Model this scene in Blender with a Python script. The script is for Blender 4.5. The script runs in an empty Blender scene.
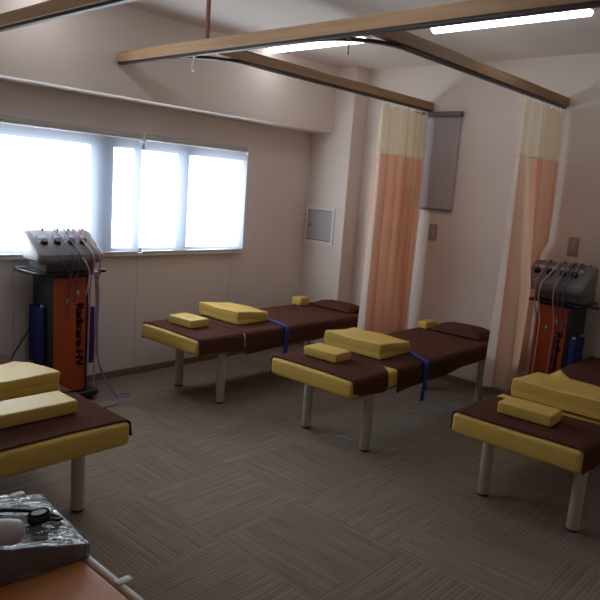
import bpy, bmesh, math, random
from mathutils import Vector, Matrix
random.seed(4)
sc = bpy.context.scene
col = sc.collection
PI = math.pi

# ------------------------------------------------------------------ helpers
def tag(o, label=None, cat=None, group=None, kind=None):
    if label: o['label'] = label
    if cat: o['category'] = cat
    if group: o['group'] = group
    if kind: o['kind'] = kind
    return o

def empty(name, loc, rz=0.0, label=None, cat=None, group=None):
    o = bpy.data.objects.new(name, None); col.objects.link(o)
    o.empty_display_size = 0.1
    o.location = loc; o.rotation_euler = (0, 0, rz)
    return tag(o, label, cat, group)

def obj(name, bm, mat, parent=None, smooth=True, label=None, loc=None):
    bmesh.ops.recalc_face_normals(bm, faces=bm.faces[:])
    me = bpy.data.meshes.new(name); bm.to_mesh(me); bm.free()
    if smooth:
        for p in me.polygons: p.use_smooth = True
        me.set_sharp_from_angle(angle=math.radians(38))
    me.materials.append(mat)
    o = bpy.data.objects.new(name, me); col.objects.link(o)
    if parent: o.parent = parent
    if loc: o.location = loc
    if label: o['label'] = label
    return o

def struct(name, bm, mat, label=None):
    o = obj(name, bm, mat, None, False); o['kind'] = 'structure'
    if label: o['label'] = label
    return o

def add_box(bm, lo, hi, bev=0.0, seg=2):
    r = bmesh.ops.create_cube(bm, size=1.0)
    vs = r['verts']
    for v in vs:
        v.co = Vector([lo[i] + (hi[i]-lo[i])*(v.co[i]+0.5) for i in range(3)])
    if bev > 0:
        es = list({e for v in vs for e in v.link_edges})
        bmesh.ops.bevel(bm, geom=es, offset=bev, segments=seg, profile=0.5, affect='EDGES')
    return bm

def box(lo, hi, bev=0.0, seg=2):
    return add_box(bmesh.new(), lo, hi, bev, seg)

def add_tube(bm, pts, r, n=12, caps=True, rs=None):
    pts = [Vector(p) for p in pts]
    rings = []; up = None
    for i, p in enumerate(pts):
        a = pts[max(i-1, 0)]; b = pts[min(i+1, len(pts)-1)]
        t = (b-a).normalized()
        if up is None:
            up = Vector((0, 0, 1)) if abs(t.z) < 0.9 else Vector((1, 0, 0))
        s = t.cross(up).normalized(); up = s.cross(t).normalized()
        rr = rs[i] if rs else r
        rings.append([bm.verts.new(p + rr*(math.cos(2*PI*k/n)*s + math.sin(2*PI*k/n)*up)) for k in range(n)])
    for A, B in zip(rings[:-1], rings[1:]):
        for k in range(n):
            bm.faces.new((A[k], A[(k+1) % n], B[(k+1) % n], B[k]))
    if caps:
        bm.faces.new(rings[0]); bm.faces.new(list(reversed(rings[-1])))
    return bm

def tube(pts, r, n=12, **k): return add_tube(bmesh.new(), pts, r, n, **k)

def add_lathe(bm, prof, n=24, at=(0, 0, 0)):
    at = Vector(at); rings = []
    for r, z in prof:
        rings.append([bm.verts.new(at + Vector((r*math.cos(2*PI*k/n), r*math.sin(2*PI*k/n), z))) for k in range(n)])
    for A, B in zip(rings[:-1], rings[1:]):
        for k in range(n):
            bm.faces.new((A[k], A[(k+1) % n], B[(k+1) % n], B[k]))
    bm.faces.new(rings[0]); bm.faces.new(rings[-1])
    return bm

def lathe(prof, n=24, at=(0, 0, 0)): return add_lathe(bmesh.new(), prof, n, at)

def smooth_path(pts, n=8):
    P = [Vector(p) for p in pts]; out = []
    for i in range(len(P)-1):
        p0 = P[max(i-1, 0)]; p1 = P[i]; p2 = P[i+1]; p3 = P[min(i+2, len(P)-1)]
        for k in range(n):
            t = k/n
            out.append(0.5*((2*p1)+(p2-p0)*t+(2*p0-5*p1+4*p2-p3)*t*t+(3*p1-p0-3*p2+p3)*t**3))
    out.append(P[-1]); return out

def rrect(hx, hy, r, nc=5, ne=8):
    out = []
    cs = [(hx-r, hy-r, 0), (-hx+r, hy-r, PI/2), (-hx+r, -hy+r, PI), (hx-r, -hy+r, 1.5*PI)]
    for i, (cx, cy, a0) in enumerate(cs):
        arc = [(cx+r*math.cos(a0+PI/2*k/nc), cy+r*math.sin(a0+PI/2*k/nc)) for k in range(nc+1)]
        out += arc
        nx, ny, na = cs[(i+1) % 4]
        q = (nx+r*math.cos(na), ny+r*math.sin(na)); p = arc[-1]
        out += [(p[0]+(q[0]-p[0])*k/ne, p[1]+(q[1]-p[1])*k/ne) for k in range(1, ne)]
    return out

def soft_block(L, W, H, r=0.02, corner=0.02, notch=None, deform=None):
    """upholstered block, L along x, W along y, from z=0 to z=1*H; deform(x,y,z)->(x,y,z)"""
    bm = bmesh.new()
    base = rrect(L/2, W/2, corner)
    lv = [(0.0, r, 0)] + []
    levels = []
    for k in range(5):
        a = PI/2*k/4
        levels.append((r*(1-math.sin(a)), r*(1-math.cos(a))))
    if notch:
        nz, nd = notch
        levels += [(0, nz-0.007), (nd, nz), (0, nz+0.007)]
    else:
        levels += [(0, H*0.5)]
    for k in range(5):
        a = PI/2*k/4
        levels.append((r*(1-math.cos(a)), H-r+r*math.sin(a)))
    rings = []
    def put(x, y, z):
        if deform: x, y, z = deform(x, y, z)
        return bm.verts.new((x, y, z))
    for ins, z in levels:
        fx = (L/2-ins)/(L/2); fy = (W/2-ins)/(W/2)
        rings.append([put(x*fx, y*fy, z) for x, y in base])
    n = len(base)
    for f in (0.88, 0.7, 0.5, 0.3, 0.12):
        rings.append([put(x*f, y*f, H) for x, y in base])
    for A, B in zip(rings[:-1], rings[1:]):
        for k in range(n):
            bm.faces.new((A[k], A[(k+1) % n], B[(k+1) % n], B[k]))
    bm.faces.new(list(reversed(rings[0]))); bm.faces.new(rings[-1])
    return bm

# ------------------------------------------------------------------ materials
def newmat(name):
    m = bpy.data.materials.new(name); m.use_nodes = True
    nt = m.node_tree; nt.nodes.clear()
    out = nt.nodes.new('ShaderNodeOutputMaterial')
    return m, nt, out

def pmat(name, c, rough=0.6, metal=0.0, var=0.12, scale=12.0, bump=0.0, bscale=80.0, spec=0.5, coat=0.0, sheen=0.0):
    m, nt, out = newmat(name)
    b = nt.nodes.new('ShaderNodeBsdfPrincipled')
    b.inputs['Roughness'].default_value = rough; b.inputs['Metallic'].default_value = metal
    b.inputs['Specular IOR Level'].default_value = spec
    b.inputs['Coat Weight'].default_value = coat
    b.inputs['Sheen Weight'].default_value = sheen
    tc = nt.nodes.new('ShaderNodeTexCoord')
    nz = nt.nodes.new('ShaderNodeTexNoise'); nz.inputs['Scale'].default_value = scale; nz.inputs['Detail'].default_value = 4
    nt.links.new(tc.outputs['Object'], nz.inputs['Vector'])
    mx = nt.nodes.new('ShaderNodeMix'); mx.data_type = 'RGBA'
    mx.inputs[6].default_value = (*[x*(1-var) for x in c], 1); mx.inputs[7].default_value = (*[min(1, x*(1+var)) for x in c], 1)
    nt.links.new(nz.outputs['Fac'], mx.inputs[0]); nt.links.new(mx.outputs[2], b.inputs['Base Color'])
    if bump > 0:
        n2 = nt.nodes.new('ShaderNodeTexNoise'); n2.inputs['Scale'].default_value = bscale; n2.inputs['Detail'].default_value = 3
        nt.links.new(tc.outputs['Object'], n2.inputs['Vector'])
        bp = nt.nodes.new('ShaderNodeBump'); bp.inputs['Strength'].default_value = bump; bp.inputs['Distance'].default_value = 0.01
        nt.links.new(n2.outputs['Fac'], bp.inputs['Height']); nt.links.new(bp.outputs[0], b.inputs['Normal'])
    nt.links.new(b.outputs[0], out.inputs[0])
    return m

def math_node(nt, op, a=None, b=None, va=None, vb=None):
    n = nt.nodes.new('ShaderNodeMath'); n.operation = op
    if a is not None: nt.links.new(a, n.inputs[0])
    if b is not None: nt.links.new(b, n.inputs[1])
    if va is not None: n.inputs[0].default_value = va
    if vb is not None: n.inputs[1].default_value = vb
    return n.outputs[0]

def wall_mat(name, c, seams=False):
    m, nt, out = newmat(name)
    b = nt.nodes.new('ShaderNodeBsdfPrincipled'); b.inputs['Roughness'].default_value = 0.75
    b.inputs['Specular IOR Level'].default_value = 0.25
    g = nt.nodes.new('ShaderNodeNewGeometry')
    n1 = nt.nodes.new('ShaderNodeTexNoise'); n1.inputs['Scale'].default_value = 2.0
    n2 = nt.nodes.new('ShaderNodeTexNoise'); n2.inputs['Scale'].default_value = 160.0; n2.inputs['Detail'].default_value = 4
    nt.links.new(g.outputs['Position'], n1.inputs['Vector']); nt.links.new(g.outputs['Position'], n2.inputs['Vector'])
    mx = nt.nodes.new('ShaderNodeMix'); mx.data_type = 'RGBA'
    mx.inputs[6].default_value = (*[x*0.97 for x in c], 1); mx.inputs[7].default_value = (*[min(1, x*1.03) for x in c], 1)
    nt.links.new(n1.outputs['Fac'], mx.inputs[0])
    colr = mx.outputs[2]
    if seams:   # joints between the wall boards below the window
        sx = nt.nodes.new('ShaderNodeSeparateXYZ'); nt.links.new(g.outputs['Position'], sx.inputs[0])
        u = math_node(nt, 'ADD', sx.outputs['X'], vb=-3.06)
        u = math_node(nt, 'DIVIDE', u, vb=1.02)
        fr = math_node(nt, 'FRACT', u)
        d = math_node(nt, 'ABSOLUTE', math_node(nt, 'SUBTRACT', fr, vb=0.5))
        seam = math_node(nt, 'GREATER_THAN', d, vb=0.4965)
        low = math_node(nt, 'LESS_THAN', sx.outputs['Z'], vb=1.0)
        fac = math_node(nt, 'MULTIPLY', math_node(nt, 'MULTIPLY', seam, low), vb=0.35)
        m2 = nt.nodes.new('ShaderNodeMix'); m2.data_type = 'RGBA'
        m2.inputs[7].default_value = (c[0]*0.3, c[1]*0.3, c[2]*0.3, 1)
        nt.links.new(fac, m2.inputs[0]); nt.links.new(colr, m2.inputs[6]); colr = m2.outputs[2]
    nt.links.new(colr, b.inputs['Base Color'])
    bp = nt.nodes.new('ShaderNodeBump'); bp.inputs['Strength'].default_value = 0.12; bp.inputs['Distance'].default_value = 0.004
    nt.links.new(n2.outputs['Fac'], bp.inputs['Height']); nt.links.new(bp.outputs[0], b.inputs['Normal'])
    nt.links.new(b.outputs[0], out.inputs[0])
    return m

def carpet_mat():
    m, nt, out = newmat('carpet_tiles')
    T = 0.592; X0 = 1.90; Y0 = 1.505
    b = nt.nodes.new('ShaderNodeBsdfPrincipled'); b.inputs['Roughness'].default_value = 0.95
    b.inputs['Specular IOR Level'].default_value = 0.1; b.inputs['Sheen Weight'].default_value = 0.1
    g = nt.nodes.new('ShaderNodeNewGeometry'); s = nt.nodes.new('ShaderNodeSeparateXYZ')
    nt.links.new(g.outputs['Position'], s.inputs[0])
    u = math_node(nt, 'DIVIDE', math_node(nt, 'ADD', s.outputs['X'], vb=-X0+T*40), vb=T)
    v = math_node(nt, 'DIVIDE', math_node(nt, 'ADD', s.outputs['Y'], vb=-Y0+T*40), vb=T)
    iu = math_node(nt, 'FLOOR', u); iv = math_node(nt, 'FLOOR', v)
    par = math_node(nt, 'MODULO', math_node(nt, 'ADD', iu, iv), vb=2.0)
    # pile rows: thin stripes, along x in the odd tiles and along y in the even ones
    def stripes(sx, sy):
        c = nt.nodes.new('ShaderNodeCombineXYZ')
        nt.links.new(math_node(nt, 'MULTIPLY', s.outputs['X'], vb=sx), c.inputs[0])
        nt.links.new(math_node(nt, 'MULTIPLY', s.outputs['Y'], vb=sy), c.inputs[1])
        nt.links.new(iu, c.inputs[2])
        n = nt.nodes.new('ShaderNodeTexNoise'); n.inputs['Scale'].default_value = 1.0; n.inputs['Detail'].default_value = 2.0
        nt.links.new(c.outputs[0], n.inputs['Vector'])
        across = s.outputs['Y'] if sy > sx else s.outputs['X']
        ph = math_node(nt, 'ADD', math_node(nt, 'MULTIPLY', across, vb=2*PI/0.021), math_node(nt, 'MULTIPLY', n.outputs['Fac'], vb=5.0))
        w = math_node(nt, 'ADD', math_node(nt, 'MULTIPLY', math_node(nt, 'SINE', ph), vb=0.12), math_node(nt, 'MULTIPLY', n.outputs['Fac'], vb=0.9))
        return w
    a1 = stripes(2.2, 40.0); a2 = stripes(40.0, 2.2)
    mx = nt.nodes.new('ShaderNodeMix'); mx.data_type = 'FLOAT'
    nt.links.new(par, mx.inputs[0]); nt.links.new(a2, mx.inputs[2]); nt.links.new(a1, mx.inputs[3])
    wn = nt.nodes.new('ShaderNodeTexWhiteNoise'); wn.noise_dimensions = '2D'
    cc = nt.nodes.new('ShaderNodeCombineXYZ'); nt.links.new(iu, cc.inputs[0]); nt.links.new(iv, cc.inputs[1])
    nt.links.new(cc.outputs[0], wn.inputs['Vector'])
    ramp = nt.nodes.new('ShaderNodeValToRGB')
    ramp.color_ramp.elements[0].position = 0.22; ramp.color_ramp.elements[0].color = (0.185, 0.140, 0.108, 1)
    ramp.color_ramp.elements[1].position = 0.68; ramp.color_ramp.elements[1].color = (0.300, 0.236, 0.188, 1)
    nt.links.new(mx.outputs[0], ramp.inputs[0])
    hv = nt.nodes.new('ShaderNodeHueSaturation')
    nt.links.new(math_node(nt, 'ADD', math_node(nt, 'MULTIPLY', wn.outputs['Value'], vb=0.10), vb=0.95), hv.inputs['Value'])
    nt.links.new(ramp.outputs[0], hv.inputs['Color']); nt.links.new(hv.outputs[0], b.inputs['Base Color'])
    bp = nt.nodes.new('ShaderNodeBump'); bp.inputs['Strength'].default_value = 0.35; bp.inputs['Distance'].default_value = 0.006
    nt.links.new(mx.outputs[0], bp.inputs['Height']); nt.links.new(bp.outputs[0], b.inputs['Normal'])
    nt.links.new(b.outputs[0], out.inputs[0])
    return m

def wood_mat(name, c1, c2, axis):
    m, nt, out = newmat(name)
    b = nt.nodes.new('ShaderNodeBsdfPrincipled'); b.inputs['Roughness'].default_value = 0.55
    tc = nt.nodes.new('ShaderNodeTexCoord'); mp = nt.nodes.new('ShaderNodeMapping')
    sv = [45, 45, 45]; sv[axis] = 1.6; mp.inputs['Scale'].default_value = sv
    n = nt.nodes.new('ShaderNodeTexNoise'); n.inputs['Scale'].default_value = 1.0; n.inputs['Detail'].default_value = 5
    nt.links.new(tc.outputs['Object'], mp.inputs[0]); nt.links.new(mp.outputs[0], n.inputs['Vector'])
    r = nt.nodes.new('ShaderNodeValToRGB')
    r.color_ramp.elements[0].position = 0.3; r.color_ramp.elements[0].color = (*c1, 1)
    r.color_ramp.elements[1].position = 0.7; r.color_ramp.elements[1].color = (*c2, 1)
    nt.links.new(n.outputs['Fac'], r.inputs[0]); nt.links.new(r.outputs[0], b.inputs['Base Color'])
    nt.links.new(b.outputs[0], out.inputs[0])
    return m

def cloth_mat(name, c, trans, see=0.0, weave=900.0, tcol=None):
    """thin woven cloth: reflects, lets light through, and is a little open"""
    m, nt, out = newmat(name)
    d = nt.nodes.new('ShaderNodeBsdfDiffuse'); t = nt.nodes.new('ShaderNodeBsdfTranslucent')
    tc = nt.nodes.new('ShaderNodeTexCoord'); nz = nt.nodes.new('ShaderNodeTexNoise')
    nz.inputs['Scale'].default_value = weave/20; nt.links.new(tc.outputs['Object'], nz.inputs['Vector'])
    mx = nt.nodes.new('ShaderNodeMix'); mx.data_type = 'RGBA'
    mx.inputs[6].default_value = (*[x*0.94 for x in c], 1); mx.inputs[7].default_value = (*[min(1, x*1.05) for x in c], 1)
    nt.links.new(nz.outputs['Fac'], mx.inputs[0])
    nt.links.new(mx.outputs[2], d.inputs['Color'])
    if tcol: t.inputs['Color'].default_value = (*tcol, 1)
    else: nt.links.new(mx.outputs[2], t.inputs['Color'])
    s = nt.nodes.new('ShaderNodeMixShader'); s.inputs[0].default_value = trans
    nt.links.new(d.outputs[0], s.inputs[1]); nt.links.new(t.outputs[0], s.inputs[2])
    if see > 0:
        tr = nt.nodes.new('ShaderNodeBsdfTransparent')
        s2 = nt.nodes.new('ShaderNodeMixShader'); s2.inputs[0].default_value = see
        nt.links.new(s.outputs[0], s2.inputs[1]); nt.links.new(tr.outputs[0], s2.inputs[2]); s = s2
    nt.links.new(s.outputs[0], out.inputs[0])
    return m

def fold_shaded_cloth(name, c1, c2, t1, t2, trans):  # redder bands paint in the shade and glow of the fold valleys
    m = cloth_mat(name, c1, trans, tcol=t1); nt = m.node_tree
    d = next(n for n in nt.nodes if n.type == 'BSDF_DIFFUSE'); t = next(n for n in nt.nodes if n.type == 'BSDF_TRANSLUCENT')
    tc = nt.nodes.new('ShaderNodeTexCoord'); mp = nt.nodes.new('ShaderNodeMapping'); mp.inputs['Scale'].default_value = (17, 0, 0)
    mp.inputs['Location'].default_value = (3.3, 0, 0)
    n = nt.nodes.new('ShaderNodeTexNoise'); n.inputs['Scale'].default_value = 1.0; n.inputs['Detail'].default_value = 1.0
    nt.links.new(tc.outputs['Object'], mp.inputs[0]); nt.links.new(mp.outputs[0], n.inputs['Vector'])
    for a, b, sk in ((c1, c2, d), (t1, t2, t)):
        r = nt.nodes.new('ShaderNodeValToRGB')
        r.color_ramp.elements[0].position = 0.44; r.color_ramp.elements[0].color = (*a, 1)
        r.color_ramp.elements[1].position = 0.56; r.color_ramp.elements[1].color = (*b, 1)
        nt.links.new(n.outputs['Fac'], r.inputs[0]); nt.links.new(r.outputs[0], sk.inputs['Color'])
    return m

def emis_mat(name, c, s):
    m, nt, out = newmat(name)
    e = nt.nodes.new('ShaderNodeEmission'); e.inputs[0].default_value = (*c, 1); e.inputs[1].default_value = s
    nt.links.new(e.outputs[0], out.inputs[0]); return m

def film_mat(name, body, clear, rough=0.10, bump=0.9, bscale=16.0):
    m, nt, out = newmat(name)
    tc = nt.nodes.new('ShaderNodeTexCoord'); mp = nt.nodes.new('ShaderNodeMapping'); mp.inputs['Scale'].default_value = (1, 2.2, 1)
    mp.inputs['Rotation'].default_value = (0, 0, 0.6)
    n = nt.nodes.new('ShaderNodeTexNoise'); n.inputs['Scale'].default_value = bscale; n.inputs['Detail'].default_value = 2; n.inputs['Distortion'].default_value = 0.8
    nt.links.new(tc.outputs['Object'], mp.inputs[0]); nt.links.new(mp.outputs[0], n.inputs['Vector'])
    bp = nt.nodes.new('ShaderNodeBump'); bp.inputs['Strength'].default_value = bump; bp.inputs['Distance'].default_value = 0.02
    nt.links.new(n.outputs['Fac'], bp.inputs['Height'])
    gl = nt.nodes.new('ShaderNodeBsdfPrincipled'); gl.inputs['Base Color'].default_value = (*body, 1)
    gl.inputs['Roughness'].default_value = rough; gl.inputs['Specular IOR Level'].default_value = 1.0; gl.inputs['Coat Weight'].default_value = 1.0
    gl.inputs['Coat Roughness'].default_value = 0.06
    nt.links.new(bp.outputs[0], gl.inputs['Normal']); nt.links.new(bp.outputs[0], gl.inputs['Coat Normal'])
    tr = nt.nodes.new('ShaderNodeBsdfTransparent')
    s = nt.nodes.new('ShaderNodeMixShader'); s.inputs[0].default_value = clear
    nt.links.new(gl.outputs[0], s.inputs[1]); nt.links.new(tr.outputs[0], s.inputs[2])
    nt.links.new(s.outputs[0], out.inputs[0]); return m

WALLC = (0.76, 0.675, 0.625)
M = dict(
    wall=wall_mat('wallpaper', WALLC), wallw=wall_mat('window_wall_boards', WALLC, True),
    ceil=wall_mat('ceiling_board', (0.80, 0.745, 0.70)), carpet=carpet_mat(),
    base=pmat('baseboard_vinyl', (0.21, 0.145, 0.105), 0.6),
    white=pmat('white_paint', (0.78, 0.78, 0.78), 0.4, var=0.03),
    alu=pmat('window_aluminium', (0.36, 0.40, 0.50), 0.6, var=0.0, spec=0.2),
    rail=pmat('silver_white_rail', (0.46, 0.43, 0.42), 0.38, var=0.03, spec=0.7),
    silver=pmat('brushed_metal', (0.62, 0.60, 0.58), 0.35, metal=0.8, var=0.05),
    yellow=pmat('yellow_vinyl', (0.68, 0.46, 0.115), 0.42, var=0.05, bump=0.15, bscale=30, spec=0.25),
    towel=pmat('brown_towelling', (0.096, 0.039, 0.028), 0.95, var=0.2, scale=25, bump=0.5, bscale=260, spec=0.05),
    cream=pmat('cream_enamel', (0.52, 0.46, 0.40), 0.4, var=0.04),
    rubber=pmat('black_rubber', (0.02, 0.02, 0.02), 0.7),
    underside=pmat('bed_underside', (0.30, 0.20, 0.08), 0.6),
    blue=pmat('blue_webbing', (0.012, 0.04, 0.30), 0.6, var=0.1, bump=0.3, bscale=200),
    pad=pmat('blue_pad_cloth', (0.010, 0.020, 0.15), 0.7),
    wood_shaded=wood_mat('beam_wood_shaded', (0.31, 0.17, 0.085), (0.43, 0.255, 0.135), 0),  # same wood as the long beams, shade away from the window painted in
    wood_lit=wood_mat('beam_wood_lit', (0.46, 0.28, 0.15), (0.60, 0.40, 0.235), 1),
    track=pmat('dark_rail', (0.045, 0.035, 0.04), 0.4),
    rod=pmat('copper_brown_rod', (0.28, 0.12, 0.08), 0.5),
    mesh=cloth_mat('cream_curtain_mesh', (0.90, 0.80, 0.62), 0.50, 0.20),
    peach=fold_shaded_cloth('peach_curtain_cloth', (0.90, 0.77, 0.64), (0.90, 0.59, 0.45), (0.93, 0.70, 0.51), (0.93, 0.48, 0.31), 0.52),
    hem=cloth_mat('white_curtain_hem', (0.93, 0.88, 0.84), 0.45),
    sheer=cloth_mat('sheer_blind_cloth', (0.36, 0.40, 0.50), 0.72, 0.50),
    greyblind=cloth_mat('grey_blind_cloth', (0.52, 0.48, 0.51), 0.15),
    panelgrey=pmat('grey_painted_steel', (0.45, 0.44, 0.47), 0.45, var=0.03),
    plate=pmat('beige_plate', (0.36, 0.30, 0.235), 0.5, var=0.03),
    plate2=pmat('pale_plate_insert', (0.43, 0.37, 0.30), 0.4, var=0.03),
    black=pmat('black_plastic', (0.014, 0.014, 0.018), 0.45, var=0.2),
    grey=pmat('grey_console_plastic', (0.20, 0.19, 0.20), 0.42, var=0.04),
    litend=pmat('window_lit_plastic', (0.72, 0.72, 0.74), 0.4, var=0.03),
    greydk=pmat('dark_grey_plastic', (0.16, 0.15, 0.16), 0.5),
    pale=pmat('pale_label', (0.55, 0.56, 0.66), 0.4),
    orange=pmat('orange_panel', (0.40, 0.060, 0.011), 0.5, var=0.06),
    ink=pmat('dark_lettering', (0.025, 0.012, 0.03), 0.5),
    wpink=pmat('pink_cable', (0.50, 0.27, 0.31), 0.5), wblue=pmat('blue_cable', (0.07, 0.07, 0.17), 0.5),
    wwhite=pmat('white_cable', (0.60, 0.55, 0.56), 0.5), wpurp=pmat('mauve_cable', (0.30, 0.20, 0.36), 0.5),
    orangetop=pmat('orange_brown_vinyl', (0.52, 0.19, 0.06), 0.45, var=0.06),
    tubew=pmat('white_tube', (0.60, 0.56, 0.53), 0.4),
    navy=pmat('dark_navy_box', (0.018, 0.018, 0.03), 0.6),
    film=film_mat('clear_plastic_film', (0.12, 0.13, 0.16), 0.30),
    jar=pmat('pale_grey_plastic', (0.50, 0.49, 0.50), 0.35),
    lamp=emis_mat('lamp_diffuser', (0.95, 0.965, 1.0), 6.5),
)
def glass_mat():
    m, nt, out = newmat('window_glass')
    g = nt.nodes.new('ShaderNodeBsdfGlossy'); g.inputs['Roughness'].default_value = 0.02
    t = nt.nodes.new('ShaderNodeBsdfTransparent'); t.inputs[0].default_value = (0.94, 0.97, 0.97, 1)
    s = nt.nodes.new('ShaderNodeMixShader'); s.inputs[0].default_value = 0.06
    nt.links.new(t.outputs[0], s.inputs[1]); nt.links.new(g.outputs[0], s.inputs[2]); nt.links.new(s.outputs[0], out.inputs[0])
    return m
M['glass'] = glass_mat()

# ------------------------------------------------------------------ room shell
XB, YW, XF, YR, ZC = 5.30, 4.56, -1.7, -1.6, 2.82
WX0, WX1, WZ0, WZ1 = 1.15, 4.185, 1.03, 1.885
TH = 0.16
struct('floor', box((XF-TH, YR-TH, -0.1), (XB+TH, YW+TH, 0)), M['carpet'])
struct('ceiling', box((XF-TH, YR-TH, ZC), (XB+TH, YW+TH, ZC+0.1)), M['ceil'])
b = bmesh.new()
add_box(b, (XF-TH, YW, 0), (WX0, YW+TH, ZC)); add_box(b, (WX1, YW, 0), (XB+TH, YW+TH, ZC))
add_box(b, (WX0, YW, 0), (WX1, YW+TH, WZ0)); add_box(b, (WX0, YW, WZ1), (WX1, YW+TH, ZC))
struct('wall_left', b, M['wallw'])
struct('wall_back', box((XB, YR-TH, 0), (XB+TH, YW, ZC)), M['wall'])
struct('wall_right', box((XF-TH, YR-TH, 0), (XB, YR, ZC)), M['wall'])
struct('wall_front', box((XF-TH, YR, 0), (XF, YW, ZC)), M['wall'])
struct('trim_1', box((XF, 4.28, 2.20), (5.08, YW, ZC)), M['wall'], 'boxed-in beam above the window')
struct('trim_2', box((5.08, 4.045, 0), (XB, YW, ZC), 0.004, 1), M['wall'], 'square column in the room corner')
b = bmesh.new(); add_box(b, (XF, YW-0.012, 0), (5.08, YW, 0.055), 0.003, 1)
struct('baseboard_left', b, M['base'])
b = bmesh.new(); add_box(b, (XB-0.012, YR, 0), (XB, 4.045, 0.055), 0.003, 1)
struct('baseboard_back', b, M['base'])
b = bmesh.new(); add_box(b, (5.068, 4.033, 0), (5.08, YW-0.012, 0.055)); add_box(b, (5.08, 4.033, 0), (XB-0.012, 4.045, 0.055))
struct('trim_3', b, M['base'], 'baseboard around the corner column')
# window: frame, stiles, panes
b = bmesh.new(); fy0, fy1 = YW+0.006, YW+0.05
add_box(b, (WX0, fy0, WZ0), (WX1, fy1, WZ0+0.035)); add_box(b, (WX0, fy0, WZ1-0.035), (WX1, fy1, WZ1))
add_box(b, (WX0, fy0, WZ0+0.035), (WX0+0.04, fy1, WZ1-0.035)); add_box(b, (WX1-0.012, fy0, WZ0+0.035), (WX1, fy1, WZ1-0.035))
win = struct('window_1', b, M['alu'])
xs = [(WX0+0.04, 1.59), (1.73, 2.632), (2.828, 3.018), (3.082, 3.445), (3.562, WX1-0.012)]
for a, c in ((1.59, 1.73), (2.632, 2.828), (3.018, 3.082), (3.445, 3.562)):
    obj('window_stile', box((a, fy0+0.005, WZ0+0.035), (c, fy1-0.005, WZ1-0.035), 0.004, 1), M['alu'], win)
for a, c in xs:
    obj('pane', box((a, YW+0.026, WZ0+0.035), (c, YW+0.032, WZ1-0.035)), M['glass'], win, False)
struct('trim_4', box((WX0-0.03, YW-0.03, WZ0-0.03), (WX1+0.01, YW+0.005, WZ0), 0.004, 1), M['white'], 'window sill')

# roller blinds in front of the window
def roller_blind(x0, x1, label, endr):
    t = empty('roller_blind', ((x0+x1)/2, YW-0.04, 1.947), 0, label, 'blind', 'sheer roller blinds on the big window')
    h = (x1-x0)/2
    obj('roller_tube', tube([(-h, 0, 0), (h, 0, 0)], 0.027, 24), M['rail'], t)
    bm = bmesh.new(); n = 40; zt, zb = -0.018, -0.90
    rows = []
    for j in range(13):
        z = zt+(zb-zt)*j/12
        rows.append([bm.verts.new((-h+(2*h-0.004)*i/n, (-0.024 if endr else -0.018)+0.002*math.sin(i*0.9+j*0.5)*j/12, z)) for i in range(n+1)])
    for A, B in zip(rows[:-1], rows[1:]):
        for i in range(n): bm.faces.new((A[i], A[i+1], B[i+1], B[i]))
    obj('blind_fabric', bm, M['sheer'], t)
    obj('bottom_bar', box((-h+0.012, -0.026, -0.922), (h-0.012, -0.010, -0.900), 0.004), M['silver'], t)
    for s in (-1, 1):
        bm = bmesh.new(); add_box(bm, (s*h-0.006, -0.03, -0.038), (s*h+0.006, 0.0399, 0.032), 0.003, 1)
        obj('bracket', bm, M['white'], t)
roller_blind(1.10, 3.036, 'sheer white roller blind, the left one over the bright window', False)
roller_blind(3.052, 4.165, 'sheer white roller blind, the right one over the bright window', True)

# closed grey blind on the back wall
t = empty('roller_blind', (XB, 3.245, 2.41), 0, 'narrow grey roller blind pulled down on the back wall beside the curtain', 'blind')
obj('roller_tube', box((-0.05, -0.26, -0.045), (0.0, 0.26, 0.0), 0.008), M['greydk'], t)
bm = bmesh.new(); rows = []
for j in range(10):
    z = -0.045-0.81*j/9
    rows.append([bm.verts.new((-0.022+0.002*math.sin(i*0.7+j), -0.25+0.50*i/16, z)) for i in range(17)])
for A, B in zip(rows[:-1], rows[1:]):
    for i in range(16): bm.faces.new((A[i], A[i+1], B[i+1], B[i]))
obj('blind_fabric', bm, M['greyblind'], t)
obj('bottom_bar', box((-0.030, -0.25, -0.875), (-0.014, 0.25, -0.855), 0.003), M['greydk'], t)

# ------------------------------------------------------------------ ceiling fixtures: rails
ZB0, ZB1, TRK = 2.426, 2.494, 0.018
def beam(name, lo, hi, tlo, thi, mat, label, extra=None):
    o = obj(name, box(lo, hi, 0.003, 1), mat)
    tag(o, label, 'beam', 'wooden curtain rail beams')
    bm = box(tlo, thi, 0.002, 1)
    obj('curtain_track', bm, M['track'], o)
    return o
mainb = beam('rail_beam', (2.645, YR, ZB0), (2.690, 4.279, ZB1), (2.652, YR, ZB0-TRK), (2.682, 4.27, ZB0-0.001), M['wood_lit'],
     'long pale wooden rail beam crossing the room from above the window')
beam('rail_beam', (1.70, YR, ZB0), (1.745, 4.279, ZB1), (1.707, YR, ZB0-TRK), (1.737, 4.27, ZB0-0.001), M['wood_lit'],
     'wooden rail beam in the upper left corner of the photo, nearest the viewer')
bm1 = beam('rail_beam', (2.691, 3.298, ZB0), (XB-0.001, 3.343, ZB1), (3.03, 3.305, ZB0-TRK), (XB-0.03, 3.335, ZB0-0.001), M['wood_shaded'],
     'brown wooden rail beam carrying the left curtain, running to the back wall')
bm2 = beam('rail_beam', (2.691, 2.073, ZB0), (XB-0.001, 2.118, ZB1), (3.03, 2.080, ZB0-TRK), (XB-0.03, 2.110, ZB0-0.001), M['wood_shaded'],
     'brown wooden rail beam carrying the right curtain, running to the back wall')
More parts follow.
